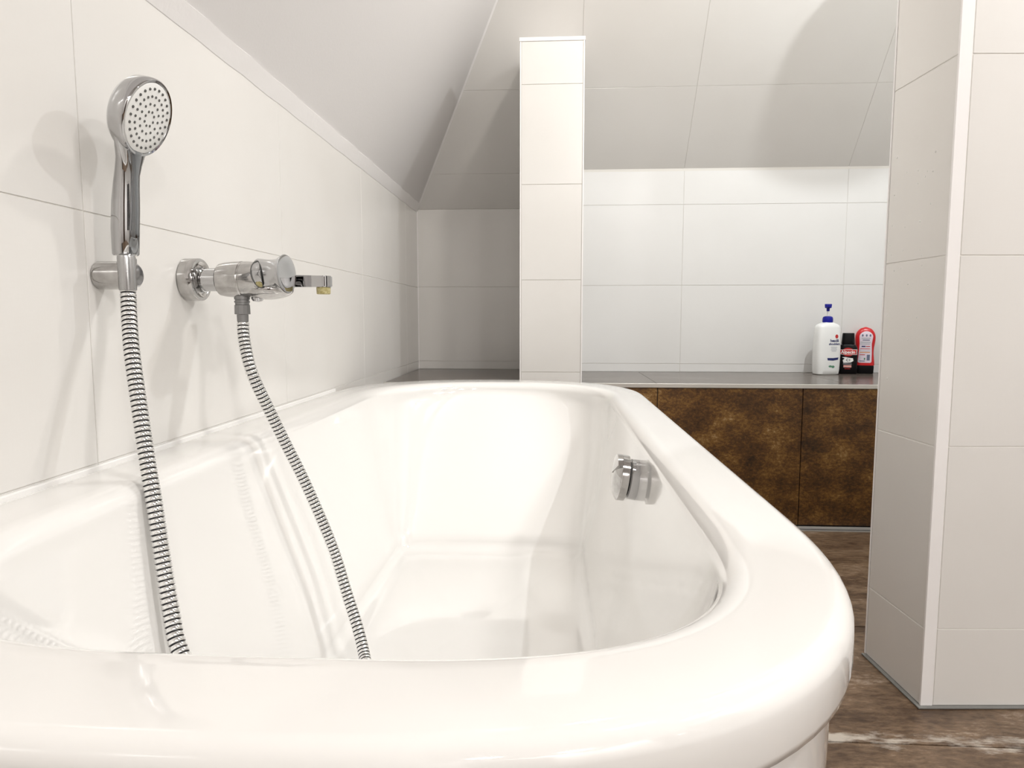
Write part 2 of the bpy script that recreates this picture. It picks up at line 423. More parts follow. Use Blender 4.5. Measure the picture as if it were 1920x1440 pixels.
# walls out of view that close the room
struct(box_obj('wall_right', XR, XR + 0.1, YR - 0.1, YB + 0.1, 0, CEIL, M_TILE_COOL))
wr = struct(box_obj('wall_rear', XL - 0.1, XR + 0.1, YR - 0.1, YR, 0, CEIL, M_PLASTER))
dr = struct(box_obj('added_door_1', 0.35, 1.15, YR + 0.001, YR + 0.045, 0.0, 2.0, M_DOOR, bev=0.003))  # added behind the camera so the chrome has something dark to reflect
wn = struct(box_obj('added_window_1', XR - 0.020, XR - 0.001, -1.25, 0.05, 0.85, 2.0, M_TRIM, bev=0.002))  # added out of view, its black panes put dark streaks into the chrome
for y0, y1 in ((-1.20, -0.63), (-0.57, 0.0)):
    box_obj('pane', XR - 0.024, XR - 0.0195, y0, y1, 0.90, 1.95, simple('dark_reflection_glass', (0.01, 0.01, 0.012), 0.03), wn)
lathe('door_handle', [(0, 0.012), (0.05, 0.012), (0.052, 0.02), (0.07, 0.02)], (0.43, YR + 0.045, 1.03), (0, 1, 0), M_CHROME, dr, seg=20)

# ------------------------------------------------------------------ ledge behind the bath and the shower
lg = thing('tiled_ledge', 'dark brown tiled ledge running along the back wall behind bath and shower', 'ledge', (0.6, LEDGE_Y + 0.3, 0))
def rel(o, p):
    for q in ([o] if not isinstance(o, list) else o):
        q.parent = p; q.matrix_parent_inverse = Matrix.Translation(p.location).inverted()
bodyl = box_obj('body', XL + 0.002, XR - 0.002, LEDGE_Y + 0.006, YS - 0.004, 0.003, LEDGE_Z - 0.009, M_GROUT_D); rel(bodyl, lg)
bl2 = box_obj('body', XL + 0.002, P1 - 0.01, YS - 0.004, YB - 0.004, 0.003, LEDGE_Z - 0.009, M_GROUT_D); rel(bl2, lg)
rel(tile_field(None, (0, LEDGE_Y, 0), (1, 0, 0), (0, 0, 1), (0, -1, 0), [XL + 0.004, -0.135, 0.39, 0.915, 1.44, XR - 0.004], [0.006, LEDGE_Z - 0.014], M_RUST, gap=0.003, name='front_tile'), lg)
rel(tile_field(None, (0, 0, LEDGE_Z), (1, 0, 0), (0, 1, 0), (0, 0, 1), [P1 + 0.002, 0.39, 1.09, XR - 0.004], [LEDGE_Y + 0.006, YS - 0.002], M_LEDGE, gap=0.002, name='top_tile'), lg)
rel(tile_field(None, (0, 0, LEDGE_Z), (1, 0, 0), (0, 1, 0), (0, 0, 1), [XL + 0.004, P0 - 0.002], [LEDGE_Y + 0.006, YB - 0.002], M_LEDGE, gap=0.002, name='top_tile'), lg)
rel(tile_field(None, (0, 0, LEDGE_Z), (1, 0, 0), (0, 1, 0), (0, 0, 1), [P0 - 0.002, P1 + 0.002], [LEDGE_Y + 0.006, PY - 0.002], M_LEDGE, gap=0.002, name='top_tile'), lg)
o = box_obj('edge_profile', XL + 0.004, XR - 0.004, LEDGE_Y - 0.003, LEDGE_Y + 0.006, LEDGE_Z - 0.014, LEDGE_Z + 0.001, M_ALU, bev=0.001); rel(o, lg)

# linear drain at the foot of the ledge
ld = thing('linear_drain', 'long steel shower drain channel in the floor at the foot of the ledge', 'drain', (0.9, 2.505, 0))
for nm, y0, y1, z1, m in (('frame_bar', 2.516, 2.526, 0.004, M_ALU), ('frame_bar', 2.479, 2.484, 0.002, M_ALU), ('grate', 2.485, 2.515, -0.002, M_STEEL)):
    o = box_obj(nm, 0.30, XR - 0.03, y0, y1, -0.004, z1, m, bev=0.0005); rel(o, ld)

# ------------------------------------------------------------------ bathtub
tub = thing('bathtub', 'glossy white oval bathtub standing against the tiled left wall', 'bathtub', (-0.188, 1.31, 0))
NS = 160
def ring_pts(cx, hw, s, hl, z, nf=2.0, nn=None, dn=0.0):
    """stadium: straight sides up to +-s, then elliptic ends out to +-hl"""
    pts = []
    nn = nf if nn is None else nn
    q = NS // 4
    for quad in range(4):
        for k in range(q):
            t = k / q
            if quad in (0, 2): th_ = t
            else: th_ = t
            pts.append((quad, th_))
    out = []
    for quad, t in pts:
        n = nf if quad < 2 else nn
        # each quarter: part along the straight, part along the arc
        L1, L2 = s, 0.55 * (hw + hl - s) * 1.4
        # fixed share so that rings stay aligned
        fs_ = 0.30
        if quad in (0, 2):      # side centre -> end tip
            if t < fs_: x, y = hw, s * t / fs_
            else:
                a = (t - fs_) / (1 - fs_) * math.pi / 2
                x, y = hw * abs(math.cos(a)) ** (2 / n), s + (hl - s) * abs(math.sin(a)) ** (2 / n)
        else:                   # end tip -> side centre
            t2 = 1 - t
            if t2 < fs_: x, y = hw, s * t2 / fs_
            else:
                a = (t2 - fs_) / (1 - fs_) * math.pi / 2
                x, y = hw * abs(math.cos(a)) ** (2 / n), s + (hl - s) * abs(math.sin(a)) ** (2 / n)
        sx, sy_ = ((1, 1), (-1, 1), (-1, -1), (1, -1))[quad]
        out.append((cx + 0.188 + sx * x, sy_ * y * ((1 - dn) if sy_ < 0 else 1), z))
    return out
def loft(rings, close_last=False, close_first=False):
    vv, fs = [], []
    for r_ in rings: vv += r_
    for i in range(len(rings) - 1):
        for k in range(NS):
            k2 = (k + 1) % NS
            fs.append((i * NS + k, i * NS + k2, (i + 1) * NS + k2, (i + 1) * NS + k))
    if close_last: fs.append(tuple(range((len(rings) - 1) * NS, len(rings) * NS)))
    if close_first: fs.append(tuple(range(NS))[::-1])
    return vv, fs
RIM = 0.562
C0 = -0.188
HW, HL, S0 = 0.446, 1.022, 0.57
rings = []
# under the lip, lip, rounded edge
for dz, dw in ((-0.046, 0.016), (-0.048, 0.006), (-0.045, 0.001), (-0.039, 0.0), (-0.024, 0.0)):
    rings.append(ring_pts(C0, HW - dw, S0, HL - dw, RIM + dz, 2.3, 2.8, 0.014))
for k in range(1, 9):
    a = k / 8 * math.pi / 2; r_ = 0.017
    rings.append(ring_pts(C0, HW - r_ + r_ * math.cos(a), S0, HL - r_ + r_ * math.cos(a), RIM - r_ + r_ * math.sin(a), 2.3, 2.8, 0.014))
# flat rim, falling a touch inwards, then the inner fillet into the basin
S1 = 0.40
def inner(t):
    """t = 0 at the rim's inner edge, 1 at the floor of the basin"""
    e = t
    cx = C0 + 0.006 + e * 0.024
    hw = 0.340 - 0.100 * (0.55 * e + 0.45 * e * e)
    hl = 0.905 - 0.465 * (0.80 * e + 0.20 * e * e)
    z = 0.535 - e * 0.345
    s = S0 - 0.02 + (0.36 - S0 + 0.02) * min(1, e * 1.25)
    return cx, hw, s, hl, z
cx, hw, s, hl, z = inner(0)
rings.append(ring_pts(C0 + 0.001, HW - 0.05, S0, HL - 0.05, RIM - 0.0003, 2.3, 2.9, 0.013))
rings.append(ring_pts(C0 + 0.003, hw + 0.034, S0 - 0.01, hl + 0.034, RIM - 0.001, 2.3, 3.1, 0.012))
for k in range(1, 8):
    a = k / 8 * math.pi / 2
    rings.append(ring_pts(cx, hw + 0.030 * (1 - math.sin(a)), S0 - 0.02, hl + 0.030 * (1 - math.sin(a)), 0.535 + 0.026 * math.cos(a), 2.3, 3.3, 0.014))
for k in range(0, 25):
    t = k / 24
    c_, w_, s_, l_, z_ = inner(t)
    rings.append(ring_pts(c_, w_, s_, l_, z_, 2.3 + 2.4 * t ** 0.7, 3.3 + 1.0 * t, 0.014))
c_, w_, s_, l_, z_ = inner(1)
for k in range(1, 9):
    a = k / 8 * math.pi / 2; r_ = 0.04
    rings.append(ring_pts(c_, w_ - r_ * (1 - math.cos(a)), s_ - 0.02 * k / 8, l_ - r_ * (1 - math.cos(a)) - 0.02 * k / 8, z_ - r_ * math.sin(a) * 0.75, 4.5))
for f_ in (0.85, 0.6, 0.3, 0.05):
    rings.append(ring_pts(c_, (w_ - 0.04) * f_, (s_ - 0.02) * f_, (l_ - 0.06) * f_, z_ - 0.03 - 0.006 * (1 - f_), 4.5))
vv, fs = loft(rings, close_last=True)
basin = mesh_obj('basin', vv, fs, M_ACRYL, tub, smooth=True)
# apron panel under the lip
ap = [ring_pts(C0, HW - d_, S0, HL - d_, z_, 2.3, 2.8, 0.014) for d_, z_ in ((0.03, 0.008), (0.024, 0.02), (0.013, 0.46), (0.013, RIM - 0.0455))]
vv, fs = loft(ap, close_first=True)
mesh_obj('apron', vv, fs, M_ACRYL, tub, smooth=True)
# silicone bead against the wall
bm = bmesh.new(); box(bm, XL + 0.188 + 0.0005, XL + 0.188 + 0.007, -0.62, 0.64, RIM - 0.012, RIM + 0.004, 0.0015)
bm_obj('sealant_strip', bm, M_SILW, tub)
# overflow knob on the inner side wall
kn = Vector((0.142 + 0.188, 1.205 - 1.31, 0.485)); ax = Vector((-1, -0.03, 0.16)).normalized()
lathe('overflow_plate', [(-0.02, 0.036), (0.004, 0.036), (0.006, 0.034)], kn, ax, M_CHROME, tub)
lathe('overflow_seal', [(0.005, 0.030), (0.010, 0.030)], kn, ax, M_DARK, tub)
def kn_r(an, t, r_): return r_
knob = lathe('overflow_knob', [(0.009, 0.038), (0.0095, 0.0405), (0.022, 0.0405), (0.0235, 0.039), (0.029, 0.030), (0.033, 0.018), (0.0345, 0.002)], kn, ax, M_CHROME_S, tub, auto=25)
# the flat grip facet in the upper part of the knob
a_, u_, v_ = frame_from(ax)
bm = bmesh.new()
zup = (Vector((0, 0, 1)) - ax * ax.z).normalized(); tang = ax.cross(zup)
def kp(t, up, si): return kn + ax * t + zup * up + tang * si
arc = [(-0.041 * math.sin(R(q)), 0.041 * math.cos(R(q))) for q in range(-48, 49, 8)]
lo = [bm.verts.new(kp(0.0225, b2, a2)) for a2, b2 in arc]; hi = [bm.verts.new(kp(0.031, b2 * 0.97, a2 * 0.97)) for a2, b2 in arc]
c_lo, c_hi = bm.verts.new(kp(0.026, 0.008, 0)), bm.verts.new(kp(0.036, 0.006, 0))
for i in range(len(arc) - 1):
    bm.faces.new((lo[i], lo[i + 1], hi[i + 1], hi[i])); bm.faces.new((hi[i], hi[i + 1], c_hi)); bm.faces.new((lo[i + 1], lo[i], c_lo))
bm.faces.new((lo[0], hi[0], c_hi, c_lo)); bm.faces.new((hi[-1], lo[-1], c_lo, c_hi))
bm_obj('grip_facet', bm, M_CHROME_S, knob, smooth=True, auto=25)

# ------------------------------------------------------------------ hand shower, holder, mixer, hose
HY = 0.934
hol = thing('shower_holder', 'short round chrome bracket on the tiled wall holding the hand shower', 'shower holder', (XL, HY, 0.83))
lathe('bracket', [(0.0005, 0.0185), (0.002, 0.0197), (0.044, 0.0197), (0.0455, 0.0185)], (0, 0, 0), (1, 0, 0), M_CHROME_S, hol)
lathe('clip_ring', [(-0.014, 0.0105), (-0.0135, 0.0115), (0.020, 0.0125), (0.0215, 0.0115)], (0.040, 0.003, 0.003), (0, 0, 1), M_CHROME, hol)
lathe('end_cap', [(0.045, 0.0165), (0.054, 0.0165), (0.0560, 0.014)], (0, 0.001, 0), (1, 0, 0), M_CHROME, hol)

hs = thing('hand_shower', 'chrome hand shower with round white spray face hanging in the wall bracket', 'hand shower', (-0.5925, HY, 0.853))
hsl = Vector(hs.location)
n_ = Vector((0.925, 0.02, -0.36)).normalized()
u_ = (Vector((0, 0, 1)) - n_ * n_.z).normalized(); w_ = u_.cross(n_)
FC = Vector((-0.551, HY - 0.004, 1.041)) - hsl
# head: lathed shell, open front ring
lathe('head_shell', [(-0.034, 0.004), (-0.0335, 0.020), (-0.031, 0.036), (-0.027, 0.0455), (-0.020, 0.0510), (-0.008, 0.0532), (-0.001, 0.0530), (0.0012, 0.0515), (0.0008, 0.0488), (-0.001, 0.0478)], FC, n_, M_CHROME, hs, seg=72, auto=50)
face = lathe('spray_face', [(-0.004, 0.0476), (0.0002, 0.0476), (0.0010, 0.0466), (0.0016, 0.030), (0.0018, 0.002)], FC, n_, M_FACE, hs, seg=64, auto=40)
bm = bmesh.new()
for rr, cnt, ph in ((0.0100, 8, 0.2), (0.0200, 13, 0.1), (0.0300, 22, 0.0), (0.0400, 25, 0.06)):
    for k in range(cnt):
        an = 2 * math.pi * k / cnt + ph
        p = FC + (u_ * math.cos(an) + w_ * math.sin(an)) * rr + n_ * 0.0012
        M = Matrix.Translation(p) @ Matrix((w_, u_, n_)).transposed().to_4x4()
        bmesh.ops.create_cone(bm, cap_ends=True, segments=10, radius1=0.0023, radius2=0.0017, depth=0.0024, matrix=M)
nz_ = bm_obj('spray_nozzles', bm, M_NOZZLE, face, smooth=True, auto=40)
# handle: lofted tube that flattens and widens into the head
def loft_tube(name, secs, mat, parent, seg=32, auto=None, front=None):
    """secs: (centre, axis a vec, axis b vec)"""
    vv, fs = [], []
    for c, a, b2 in secs:
        for k in range(seg):
            an = 2 * math.pi * k / seg
            vv.append(Vector(c) + Vector(a) * math.cos(an) + Vector(b2) * math.sin(an))
    for i in range(len(secs) - 1):
        for k in range(seg):
            k2 = (k + 1) % seg
            fs.append((i * seg + k, i * seg + k2, (i + 1) * seg + k2, (i + 1) * seg + k))
    fs.append(tuple(range(seg))[::-1]); n0 = (len(secs) - 1) * seg; fs.append(tuple(range(n0, n0 + seg)))
    return mesh_obj(name, vv, fs, mat, parent, smooth=True, auto=auto)
secs = []
keys = [  # z over base, x, y, half width (along w), half depth (along n)
    (0.004, -0.003, 0.0, 0.0155, 0.0155), (0.006, -0.003, 0.0, 0.0168, 0.0168), (0.040, -0.002, 0.0, 0.0178, 0.0178), (0.075, 0.0005, 0.0, 0.0180, 0.0175),
    (0.100, 0.003, 0.0, 0.0172, 0.0160), (0.118, 0.006, -0.001, 0.0178, 0.0145), (0.132, 0.009, -0.001, 0.0215, 0.0135), (0.145, 0.012, -0.002, 0.029, 0.0125), (0.158, 0.0165, -0.003, 0.038, 0.0115), (0.172, 0.021, -0.003, 0.044, 0.010)]
for dz, dx, dy, hw_, hd in keys:
    k = min(1, dz / 0.13)
    na = (Vector((0.97, -0.2, 0)) * (1 - k) + n_ * k).normalized(); wa = (Vector((0.2, 0.97, 0)) * (1 - k) + w_ * (1 if w_.y > 0 else -1) * k).normalized()
    secs.append((Vector((dx, dy, dz)), wa * hw_ * (0.97 if dz < 0.12 else 1.0), na * hd * 1.0))
loft_tube('handle', secs, M_CHROME, hs, seg=40, auto=40)
# dark reflection on the handle's front, put into the colour of a strip
def bar_loft(name, rows, mat, parent):
    vv = [p for r_ in rows for p in r_]; fs = []
    m = len(rows[0])
    for i in range(len(rows) - 1):
        for k in range(m - 1): fs.append((i * m + k, i * m + k + 1, (i + 1) * m + k + 1, (i + 1) * m + k))
    o = mesh_obj(name, vv, fs, mat, parent, smooth=True)
    md = o.modifiers.new('thick', 'SOLIDIFY'); md.thickness = 0.0012; md.offset = 0
    return o
rows = []
for (dz, dx, dy, hw_, hd), (c, a, b2) in zip(keys[1:9], secs[1:9]):
    row = []
    for q in range(-3, 4):
        an = R(q * 11) * (1 if dz < 0.12 else 1.25)
        row.append(Vector(c) + Vector(b2) * math.cos(an) * 1.02 + Vector(a) * math.sin(an) * 1.02)
    rows.append(row)
bar_loft('reflection_strip', rows, simple('dark_reflection_chrome', (0.26, 0.27, 0.28), 0.10, 1.0), hs)
lathe('hose_cone', [(-0.045, 0.0095), (-0.044, 0.0112), (-0.036, 0.0114), (0.0, 0.0118), (0.003, 0.0110)], (0.0055, -0.012, 0), (0, 0, 1), M_KNURL, hs, seg=40)

MX = Vector((XL, 1.168, 0.837))
mx = thing('bath_mixer', 'chrome wall mixer with lever and flat spout above the bathtub', 'mixer tap', MX)
lathe('rosette', [(0.0005, 0.0355), (0.002, 0.0368), (0.0245, 0.0368), (0.026, 0.0358), (0.026, 0.031), (0.0235, 0.028), (0.0225, 0.022), (0.0225, 0.01)], (0, 0, 0), (1, 0, 0), M_CHROME_S, mx, seg=64)
lathe('union', [(0.022, 0.0215), (0.032, 0.0215), (0.033, 0.0200), (0.066, 0.0200)], (0, 0, 0), (1, 0, 0), M_CHROME, mx)
body = lathe('body', [(0.060, 0.016), (0.0602, 0.0262), (0.062, 0.0278), (0.072, 0.0298), (0.088, 0.0312), (0.100, 0.0316), (0.1015, 0.0306), (0.103, 0.0306), (0.1045, 0.0314), (0.114, 0.0312), (0.132, 0.0296), (0.133, 0.026)], (0, 0, 0), (1, 0, 0), M_CHROME_S, mx, seg=64, auto=28)
# belly under the body that carries spout and hose outlet
bm = bmesh.new(); bmesh.ops.create_uvsphere(bm, u_segments=32, v_segments=16, radius=1, matrix=Matrix.Translation((0.136, 0.014, -0.017)) @ Matrix.Diagonal((0.046, 0.040, 0.0175, 1)))
bm_obj('belly', bm, M_CHROME_S, mx, smooth=True)
tilt = 0.10
lever = lathe('lever', [(0.1325, 0.0245), (0.135, 0.0286), (0.142, 0.0276), (0.151, 0.0262), (0.160, 0.0258), (0.168, 0.0266), (0.175, 0.0292), (0.1815, 0.0330), (0.1835, 0.0332), (0.1842, 0.0315), (0.1825, 0.018), (0.1820, 0.002)], (0, 0.012, 0.003), (1, -0.13, 0.03), M_CHROME, mx, seg=64, auto=30)
# oval recess with limescale where the lever meets the body
la = Vector((1, -0.13, 0.03)).normalized(); lz = (Vector((0, 0, 1)) - la * la.z).normalized(); ly = lz.cross(la)
if ly.y > 0: ly = -ly
def lev(t, dz, r_):
    ph_ = max(-1.2, min(1.2, dz / r_))
    return Vector((0, 0.012, 0.003)) + la * t + (ly * math.cos(ph_) + lz * math.sin(ph_)) * r_
def lever_patch(name, t0, c_dz, rt, rz, r_, mat, parent):
    vv, fs, A = [lev(t0 - 0.10 * c_dz, c_dz, r_)], [], 32
    for q in (0.5, 1.0):
        for k in range(A):
            an = 2 * math.pi * k / A; dz = c_dz + rz * q * math.cos(an)
            vv.append(lev(t0 + rt * q * math.sin(an) - 0.10 * dz, dz, r_ - (0.001 if q == 1.0 else 0)))
    for k in range(A):
        k2 = (k + 1) % A
        fs += [(0, 1 + k, 1 + k2), (1 + k, 1 + A + k, 1 + A + k2, 1 + k2)]
    return mesh_obj(name, vv, fs, mat, parent, smooth=True)
lever_patch('lever_recess', 0.1435, 0.0, 0.0085, 0.0250, 0.0292, M_CHROME, lever)
lever_patch('limescale', 0.1435, -0.0185, 0.0062, 0.0062, 0.0297, M_LIME, lever)
vv, fs, A, B = [], [], 48, 8
for k in range(A):
    an = 2 * math.pi * k / A; dz = 0.0255 * math.cos(an)
    p = lev(0.1435 + 0.0088 * math.sin(an) - 0.10 * dz, dz, 0.0288); pc = lev(0.1435, 0, 0.0288)
    rad_ = (p - pc).normalized(); nr_ = (p - (Vector((0, 0.012, 0.003)) + la * 0.1435)).normalized()
    for j in range(B):
        a2 = 2 * math.pi * j / B
        vv.append(p + rad_ * 0.0011 * math.cos(a2) + nr_ * 0.0011 * math.sin(a2))
for k in range(A):
    for j in range(B):
        fs.append((k * B + j, k * B + (j + 1) % B, ((k + 1) % A) * B + (j + 1) % B, ((k + 1) % A) * B + j))
mesh_obj('recess_rim', vv, fs, M_NOZZLE, lever, smooth=True)
# spout with rounded end and aerator
bm = bmesh.new()
sec = []
for k in range(24):
    t = k / 23
    sec.append(t)
prof = [(0.10, -0.012), (0.10, 0.018), (0.220, 0.0165)]
for k in range(0, 13):
    a = R(90 - 15 * k); prof.append((0.226 + 0.0135 * math.cos(a), 0.003 + 0.0135 * math.sin(a)))
prof.append((0.220, -0.0105))
zt, zb = 0.009, -0.011
top = [bm.verts.new((x, y + 0.050, zt - 0.0 + (0.003 if x < 0.2 else 0))) for x, y in prof]
bot = [bm.verts.new((x, y + 0.050, zb)) for x, y in prof]
n = len(prof)
bm.faces.new(top); bm.faces.new(bot[::-1])
for k in range(n): bm.faces.new((bot[k], bot[(k + 1) % n], top[(k + 1) % n], top[k]))
bmesh.ops.bevel(bm, geom=[e for e in bm.edges if abs(e.verts[0].co.z - e.verts[1].co.z) < 0.006], offset=0.0015, segments=2, affect='EDGES')
spout = bm_obj('spout', bm, M_CHROME, mx, smooth=True, auto=35)
lathe('aerator', [(-0.0105, 0.0115), (-0.012, 0.0125), (-0.0225, 0.0122), (-0.0235, 0.0112)], (0.224, 0.053, 0), (0, 0, 1), M_LIME, spout, seg=32)
OX = 0.097
lathe('hose_outlet', [(-0.028, 0.0130), (-0.034, 0.0130), (-0.0345, 0.0118), (-0.0365, 0.0118), (-0.037, 0.0130), (-0.0395, 0.0130), (-0.040, 0.0118), (-0.0434, 0.0118)], (OX, 0, 0), (0, 0, 1), M_STEEL, mx, seg=32)
lathe('check_valve_cap', [(-0.028, 0.010), (-0.033, 0.0105), (-0.037, 0.008), (-0.0385, 0.003)], (OX + 0.026, 0.004, 0.0), (0.0, 0, 1), M_CHROME, mx, seg=24)

# hose: one length from the mixer down into the bath and up to the holder
hz = thing('shower_hose', 'ribbed chrome shower hose looping from the mixer down into the bathtub and up', 'hose', (XL + OX, 1.168, 0.795))
hzl = Vector(hz.location)
ctrl = [(-0.539, 1.168, 0.792), (-0.539, 1.168, 0.765), (-0.534, 1.160, 0.731), (-0.518, 1.150, 0.676), (-0.497, 1.168, 0.608), (-0.476, 1.182, 0.548), (-0.452, 1.192, 0.488), (-0.424, 1.196, 0.418), (-0.394, 1.190, 0.346), (-0.365, 1.164, 0.281), (-0.338, 1.134, 0.232), (-0.318, 1.103, 0.197),
        (-0.302, 1.060, 0.186), (-0.296, 1.015, 0.184), (-0.300, 0.975, 0.186), (-0.306, 0.925, 0.194), (-0.325, 0.875, 0.218), (-0.358, 0.820, 0.262), (-0.396, 0.775, 0.312),
        (-0.426, 0.757, 0.346), (-0.450, 0.768, 0.375), (-0.469, 0.788, 0.413), (-0.488, 0.808, 0.467), (-0.507, 0.828, 0.530), (-0.526, 0.847, 0.588), (-0.544, 0.866, 0.648), (-0.566, 0.890, 0.725), (-0.581, 0.912, 0.775), (-0.587, 0.922, 0.808), (-0.587, 0.922, 0.835)]
P = [Vector(c) for c in ctrl]
def cr(p0, p1, p2, p3, t):
    return 0.5 * ((2 * p1) + (p2 - p0) * t + (2 * p0 - 5 * p1 + 4 * p2 - p3) * t * t + (3 * p1 - p0 - 3 * p2 + p3) * t ** 3)
dense = []
for i in range(len(P) - 1):
    for k in range(24):
        dense.append(cr(P[max(0, i - 1)], P[i], P[i + 1], P[min(len(P) - 1, i + 2)], k / 24))
dense.append(P[-1])
cum = [0.0]
for i in range(1, len(dense)): cum.append(cum[-1] + (dense[i] - dense[i - 1]).length)
def at_len(s):
    lo_, hi_ = 0, len(cum) - 1
    while hi_ - lo_ > 1:
        m = (lo_ + hi_) // 2
        if cum[m] <= s: lo_ = m
        else: hi_ = m
    f_ = (s - cum[lo_]) / max(1e-9, cum[hi_] - cum[lo_])
    return dense[lo_].lerp(dense[hi_], f_)
total = cum[-1]; PER = 0.0072; RAD = 0.0102
prof = [(0.0, 0.80, 1), (0.24, 0.80, 1), (0.27, 0.96, 0), (0.36, 1.0, 0), (0.84, 1.0, 0), (0.95, 0.96, 0), (0.985, 0.80, 1)]
def sweep(name, s0, s1, prof, per, rad, mats, seg=20):
    vv, fs, mi = [], [], []
    prevu = None; cnt = int((s1 - s0) / per); nr = 0; lastm = None
    ms = []
    for i in range(cnt):
        for (f_, rf, m_) in prof:
            s = s0 + (i + f_) * per
            p = at_len(min(s, total - 1e-5)); tdir = (at_len(min(s + 0.003, total - 1e-5)) - at_len(max(0, s - 0.003))).normalized()
            if prevu is None: prevu = tdir.orthogonal().normalized()
            prevu = (prevu - tdir * prevu.dot(tdir)).normalized(); v2 = tdir.cross(prevu)
            for k in range(seg):
                an = 2 * math.pi * k / seg
                vv.append(p - hzl + (prevu * math.cos(an) + v2 * math.sin(an)) * rad * rf)
            ms.append(m_); nr += 1
    for i in range(nr - 1):
        for k in range(seg):
            k2 = (k + 1) % seg
            fs.append((i * seg + k, i * seg + k2, (i + 1) * seg + k2, (i + 1) * seg + k))
            mi.append(1 if ms[i] or ms[i + 1] else 0)
    o = mesh_obj(name, vv, fs, mats, hz, smooth=True, recalc=False, auto=40)
    o.data.polygons.foreach_set('material_index', mi)
    return o
sweep('metal_spiral', 0.028, total - 0.024, prof, PER, RAD, [simple('bright_chrome', (0.82, 0.82, 0.81), 0.10, 1.0), M_DARK])
lathe('coupling_nut', [(-0.0015, 0.0110), (-0.002, 0.0128), (-0.0175, 0.0132), (-0.018, 0.0118)], (0, 0, 0), (0, 0, 1), M_STEEL, hz, seg=12, auto=20)
lathe('sleeve', [(-0.018, 0.0098), (-0.031, 0.0094)], (0, 0, 0), (0, 0, 1), M_STEEL, hz, seg=24)

# ------------------------------------------------------------------ bottles on the ledge
def text_mesh(name, body_, size, mat, parent, M, extr=0.0002, bold=0.0):
    cu = bpy.data.curves.new(name, 'FONT'); cu.body = body_; cu.size = size; cu.extrude = extr
    cu.align_x = 'CENTER'; cu.align_y = 'CENTER'; cu.offset = bold; cu.resolution_u = 3
    tmp = bpy.data.objects.new('tmp', cu); col.objects.link(tmp)
    dg = bpy.context.evaluated_depsgraph_get(); dg.update()
    me = bpy.data.meshes.new_from_object(tmp.evaluated_get(dg)); bpy.data.objects.remove(tmp)
    me.transform(M); me.materials.clear(); me.materials.append(mat); me.name = name
    o = bpy.data.objects.new(name, me); col.objects.link(o); o.parent = parent; return o
def flat_poly(name, pts2, y, mat, parent, th=0.0004):
    """a printed patch in the x-z plane facing -y"""
    n = len(pts2)
    vv = [(x, y, z) for x, z in pts2] + [(x, y + th, z) for x, z in pts2]
    fs = [tuple(range(n)), tuple(range(n, 2 * n))[::-1]] + [(k, (k + 1) % n, n + (k + 1) % n, n + k) for k in range(n)]
    return mesh_obj(name, vv, fs, mat, parent)
def rect(x0, x1, z0, z1): return [(x0, z0), (x1, z0), (x1, z1), (x0, z1)]
def ellipse(cx, cz, rx, rz, n=28): return [(cx + rx * math.cos(2 * math.pi * k / n), cz + rz * math.sin(2 * math.pi * k / n)) for k in range(n)]
FRONT = lambda x, y, z: Matrix.Translation((x, y, z)) @ Matrix.Rotation(R(90), 4, 'X')
def super_loft(name, secs, mat, parent, n=3.0, seg=48, auto=40):
    """secs: z, half x, half y, centre x"""
    vv, fs = [], []
    for s_ in secs:
        z, a, b2 = s_[:3]; c = s_[3] if len(s_) > 3 else 0; e = s_[4] if len(s_) > 4 else n
        for k in range(seg):
            an = 2 * math.pi * k / seg; ca, sa = math.cos(an), math.sin(an)
            vv.append((c + a * math.copysign(abs(ca) ** (2 / e), ca), b2 * math.copysign(abs(sa) ** (2 / e), sa), z))
    for i in range(len(secs) - 1):
        for k in range(seg):
            k2 = (k + 1) % seg
            fs.append((i * seg + k, i * seg + k2, (i + 1) * seg + k2, (i + 1) * seg + k))
    fs.append(tuple(range(seg))[::-1]); n0 = (len(secs) - 1) * seg; fs.append(tuple(range(n0, n0 + seg)))
    return mesh_obj(name, vv, fs, mat, parent, smooth=True, auto=auto)

def wrap(o, secs, e, lift):
    """lay a flat print onto the curved front of a lofted body"""
    me = o.data; bm = bmesh.new(); bm.from_mesh(me)
    bmesh.ops.triangulate(bm, faces=bm.faces)
    for _ in range(4):
        es = [ed for ed in bm.edges if ed.calc_length() > 0.006]
        if not es: break
        bmesh.ops.subdivide_edges(bm, edges=es, cuts=1)
        bmesh.ops.triangulate(bm, faces=bm.faces)
    ys = [v.co.y for v in bm.verts]; y0, y1 = min(ys), max(ys)
    for v in bm.verts:
        z = v.co.z; i = 0
        while i < len(secs) - 2 and secs[i + 1][0] < z: i += 1
        f_ = min(1, max(0, (z - secs[i][0]) / (secs[i + 1][0] - secs[i][0])))
        a = secs[i][1] + (secs[i + 1][1] - secs[i][1]) * f_; b_ = secs[i][2] + (secs[i + 1][2] - secs[i][2]) * f_
        q = min(0.98, abs(v.co.x) / a)
        back = (v.co.y - y0) > 0.5 * (y1 - y0)
        v.co.y = -b_ * (1 - q ** e) ** (1 / e) - (lift if not back else 0.0)
    bm.to_mesh(me); bm.free()
def wrap_children(body_, secs, e, base=0.0004, step=0.00035):
    for ch in body_.children:
        wrap(ch, secs, e, ch.get('lift', base))
        if 'lift' in ch: del ch['lift']
M_BW = simple('white_bottle_plastic', (0.83, 0.84, 0.83), 0.25)
M_BLUE = simple('royal_blue_plastic', (0.004, 0.006, 0.26), 0.35, spec=0.3)
M_NAVY = simple('navy_print', (0.012, 0.02, 0.12), 0.5)
M_GREYP = simple('grey_print', (0.45, 0.46, 0.50), 0.5)
M_GREEN = simple('green_print', (0.10, 0.26, 0.16), 0.5)
